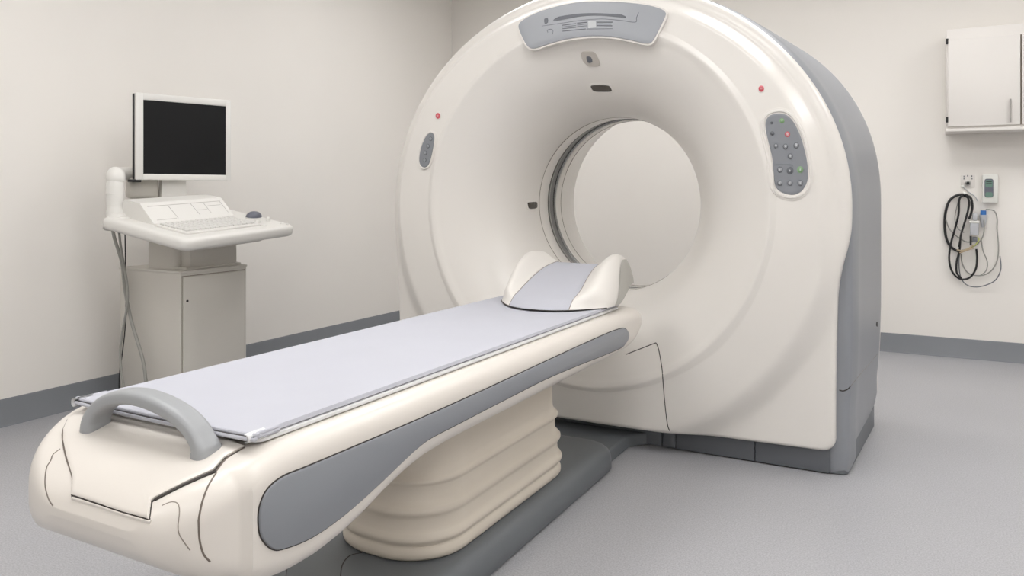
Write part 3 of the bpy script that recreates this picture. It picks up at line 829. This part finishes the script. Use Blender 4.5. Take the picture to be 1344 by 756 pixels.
# monitor: own top-level thing
E_ = Vector((.292, .956, 0)).normalized(); Nn = Vector((E_.y, -E_.x, 0))   # width axis, facing axis
mo = Vector((-3.62, 2.59, 0)); W_ = .51; Z0, Z1 = 1.213, 1.667
MM = Matrix(((E_.x, Nn.x, 0, mo.x), (E_.y, Nn.y, 0, mo.y), (0, 0, 1, 0), (0, 0, 0, 1)))
link('bezel', *join(box((0, -.035, Z0), (W_, 0, Z1), .006, 3, MM), box((0, -.002, Z0), (.038, .006, Z1), .004, 2, MM), box((W_ - .030, -.002, Z0), (W_, .006, Z1), .004, 2, MM),
     box((.036, -.002, Z0), (W_ - .028, .006, Z0 + .032), .004, 2, MM), box((.036, -.002, Z1 - .036), (W_ - .028, .006, Z1), .004, 2, MM)), M['cons'], mon)
link('screen', *box((.034, -.001, Z0 + .030), (W_ - .027, .0015, Z1 - .034), 0, 1, MM), M['screen'], mon)
link('side_strip', *box((-.006, -.03, Z0 + .005), (.0, -.012, Z1 - .005), .002, 2, MM), M['black'], mon)
link('back_shell', *box((.08, -.10, Z0 + .03), (W_ - .08, -.03, Z1 - .12), .02, 3, MM), M['cons'], mon)
def frustum(a0, a1, c0, c1, za, zb, y0, y1):
    return grid([[MM @ Vector(p) for p in ((a0, y0, za), (a1, y0, za), (a1, y1, za), (a0, y1, za))], [MM @ Vector(p) for p in ((c0, y0, zb), (c1, y0, zb), (c1, y1, zb), (c0, y1, zb))]], True, True, True)
link('neck', *frustum(.145, .285, .155, .275, 1.06, Z0 + .06, -.09, -.045), M['cons'], mon)
link('yoke', *box((-.01, -.13, 1.115), (.145, -.06, 1.23), .02, 3, MM), M['cab'], mon)
link('side_latch', *box((-.02, -.06, Z0 - .012), (.03, .0, Z0 + .002), .003, 2, MM), M['black'], mon)
# mouse / trackball on the desk
a, b = dhit(333, 286)
mc = D(a, b, 0)
ms = thing('computer_mouse', D(a, b, 0), 'slate grey rounded mouse on the right rear of the console desk', 'mouse')
rows = []
for k in range(9):
    t = k / 8 * PI / 2
    rows.append([D(a + .052 * math.cos(t) * math.cos(q * PI / 12), b + .034 * math.cos(t) * math.sin(q * PI / 12), .006 + .032 * math.sin(t)) for q in range(24)])
link('shell', *grid(rows, True, True), M['mouse'], ms, 60)
link('base_pad', *grid([[D(a + .056 * math.cos(q * PI / 12), b + .038 * math.sin(q * PI / 12), h) for q in range(24)] for h in (.0005, .006)], True, True, True), M['cons'], ms)

# ============================================================ WALL CABINET
yb, yd = 6.19, 5.93
wc = thing('wall_cabinet', (.5, 6.06, 1.55), 'white wall cabinet with slim bar handle above the coiled cables', 'cabinet')
link('cabinet_body', *box((.100, yd, 1.563), (1.0, yb - .001, 2.235), .003), M['wcab'], wc)
d1 = link('cabinet_door', *box((.108, yd - .018, 1.585), (.513, yd - .001, 2.165), .003), M['wcab'], wc)
d2_ = link('cabinet_door', *box((.523, yd - .018, 1.585), (.995, yd - .001, 2.165), .003), M['wcab'], wc)
for x, dd in ((.459, d1), (.58, d2_)):
    link('bar_handle', *join(tube([(x, yd - .032, 1.60), (x, yd - .032, 1.75)], .0045, 8), tube([(x, yd - .032, 1.615), (x, yd - .015, 1.615)], .004, 8), tube([(x, yd - .032, 1.735), (x, yd - .015, 1.735)], .004, 8)), M['steel'], dd)
for z in (2.155, 1.632):
    link('hinge', *tube([(.103, yd - .014, z - .018), (.103, yd - .014, z + .018)], .008, 10), M['black'], wc)
link('door_gap', *box((.5145, yd - .002, 1.585), (.5215, yd + .001, 2.165), 0), M['softseam'], wc)
link('bottom_rail', *box((.096, yd - .02, 1.552), (1.003, yb - .002, 1.570), .003), M['wcab'], wc)

# ====================================================== WALL-HUNG CABLES ETC
def wp(x, y, off=0):
    """close-up crop coordinates of the wall fittings -> point near the back wall"""
    return on(1220 + x / 4.2, 210 + y / 4.2, 1, 6.19 - off)
bx = thing('wall_meter', wp(330, 235), 'small white wall unit with green display to the right of the cable hook', 'meter')
def wbox(x0, y0, x1, y1, o0, o1, bev=.003):
    a = wp(x0, y1, o0); b = wp(x1, y0, o0)
    return box((a.x, 6.19 - o1, a.z), (b.x, 6.19 - o0, b.z), bev)
cs = link('casing', *wbox(290, 80, 376, 236, .0005, .04, .006), M['white'], bx)
def wpatch(name, x0, y0, x1, y1, o0, o1, m, parent, r=.008):
    a = wp(x0, y1, o0); b = wp(x1, y0, o0)
    p = rr((a.x + b.x) / 2, (a.z + b.z) / 2, (b.x - a.x) / 2, (b.z - a.z) / 2, r, 5)
    return link(name, *grid([[(x, 6.19 - o0, z) for x, z in p], [(x, 6.19 - o1, z) for x, z in p]], True, True, True), M[m], parent)
wpatch('faceplate', 303, 103, 352, 206, .038, .043, 'mouse', bx, .014)
wpatch('display', 308, 110, 347, 150, .042, .045, 'green', bx, .01)
wpatch('display_line', 312, 118, 343, 122, .044, .046, 'black', bx, .001)
wpatch('display_line', 312, 128, 343, 132, .044, .046, 'black', bx, .001)
wpatch('push_button', 308, 178, 347, 204, .042, .047, 'green', bx, .009)
hk = thing('wall_socket', wp(210, 128), 'small round dark wall socket with tiny printed marks, above the hung cables', 'socket')
c = wp(211, 127)
link('socket', *tube([(c.x, 6.189, c.z), (c.x, 6.165, c.z), (c.x, 6.162, c.z)], [.018, .018, .012], 16), M['steel'], hk)
link('socket_bore', *tube([(c.x, 6.163, c.z), (c.x, 6.158, c.z)], .010, 12), M['black'], hk)
link('socket_plate', *wbox(172, 82, 250, 152, .0004, .003, .001), M['wcab'], hk)
for x, y in ((190, 92), (210, 88), (233, 90), (190, 104), (234, 104), (182, 146)):
    link('print_mark', *wbox(x - 3, y - 5, x + 3, y + 3, .003, .0042, 0), M['mark'], hk)
link('socket_key', *wbox(174, 140, 190, 150, .002, .012, .001), M['white'], hk)
bd = thing('cable_bundle', wp(200, 660), 'looped black and grey leads with pale adapters hung on the back wall', 'cables')
def wl(name, pts, r, m, off=.025, doff=0):
    P = [wp(x, y, off + doff * math.sin(i * 1.3)) for i, (x, y) in enumerate(pts)]
    link(name, *tube(smooth_path(P, 7), r, 8), M[m], bd)
wl('black_lead', [(190, 190), (150, 195), (110, 225), (88, 290), (84, 370), (95, 440), (125, 485), (175, 510)], .0085, 'black', .02)
wl('black_lead', [(190, 192), (165, 215), (160, 300), (140, 380), (118, 460), (108, 540), (120, 605), (150, 645), (185, 658), (225, 645), (255, 600), (262, 540), (258, 490)], .0065, 'black', .035)
wl('black_lead', [(185, 195), (215, 215), (212, 280), (192, 350), (172, 420), (165, 500), (150, 560), (150, 620), (175, 652)], .0065, 'black', .045)
wl('black_lead', [(195, 190), (228, 210), (236, 260), (226, 305), (216, 325)], .0075, 'black', .05)
wl('black_lead', [(200, 196), (222, 235), (205, 300), (180, 390), (160, 480)], .005, 'black', .06)
wl('grey_lead', [(90, 330), (110, 380), (150, 420), (200, 450), (240, 450)], .004, 'cable', .03)
wl('grey_lead', [(175, 520), (180, 570), (210, 620), (260, 637), (310, 630), (350, 600), (375, 545), (380, 470), (372, 380), (372, 320), (355, 280), (310, 272)], .004, 'cable', .02)
wl('grey_lead', [(170, 480), (162, 560), (170, 640), (200, 685), (250, 700), (310, 690), (365, 660), (393, 600), (388, 530)], .0035, 'mark', .03)
wl('grey_lead', [(285, 440), (295, 500), (318, 560), (312, 610), (280, 636)], .0035, 'cable', .035)
wl('grey_lead', [(300, 330), (302, 380), (290, 430), (255, 470), (205, 490), (165, 500)], .004, 'cable', .05)
wl('grey_lead', [(165, 210), (150, 260), (140, 330), (160, 380), (190, 400)], .003, 'cable', .025)
wl('grey_lead', [(188, 150), (215, 175), (250, 200), (265, 225)], .003, 'clear', .01)
wl('yellow_lead', [(215, 490), (250, 470), (272, 440), (265, 425)], .004, 'yellow', .06)
wl('tan_lead', [(150, 495), (180, 500), (215, 488), (240, 470)], .0055, 'tan', .065)
wl('tan_lead', [(165, 512), (200, 500), (245, 485)], .004, 'tan', .07)
link('hanger', *join(wbox(184, 184, 200, 198, .0005, .03, .002), wbox(184, 178, 200, 188, .026, .07, .002)), M['white'], bd)
link('adapter_block', *wbox(222, 340, 270, 412, .03, .075, .006), M['clear'], bd)
link('adapter_cap', *wbox(218, 334, 274, 346, .028, .08, .004), M['white'], bd)
link('adapter_block', *wbox(236, 292, 262, 332, .03, .07, .006), M['clear'], bd)
c = wp(295, 300); link('blue_connector', *tube([(c.x, 6.16, c.z - .02), (c.x, 6.16, c.z + .028)], [.019, .017], 14), M['blue'], bd)
c = wp(295, 330); link('connector_collar', *tube([(c.x, 6.16, c.z - .05), (c.x, 6.16, c.z - .0), (c.x, 6.16, c.z + .035)], [.010, .02, .026], 14), M['clear'], bd)
link('dark_clip', *wbox(221, 418, 232, 470, .04, .06, .002), M['black'], bd)
link('dark_clip', *wbox(236, 425, 262, 450, .05, .07, .003), M['mark'], bd)

# -------------------------------------------------------------------- world
w = bpy.data.worlds.new('world'); bpy.context.scene.world = w; w.use_nodes = True
w.node_tree.nodes['Background'].inputs[0].default_value = (.8, .82, .85, 1); w.node_tree.nodes['Background'].inputs[1].default_value = .3
vs_ = bpy.context.scene.view_settings
vs_.view_transform = 'Standard'; vs_.look = 'None'; vs_.gamma = 1; vs_.use_curve_mapping = False; vs_.exposure = 0
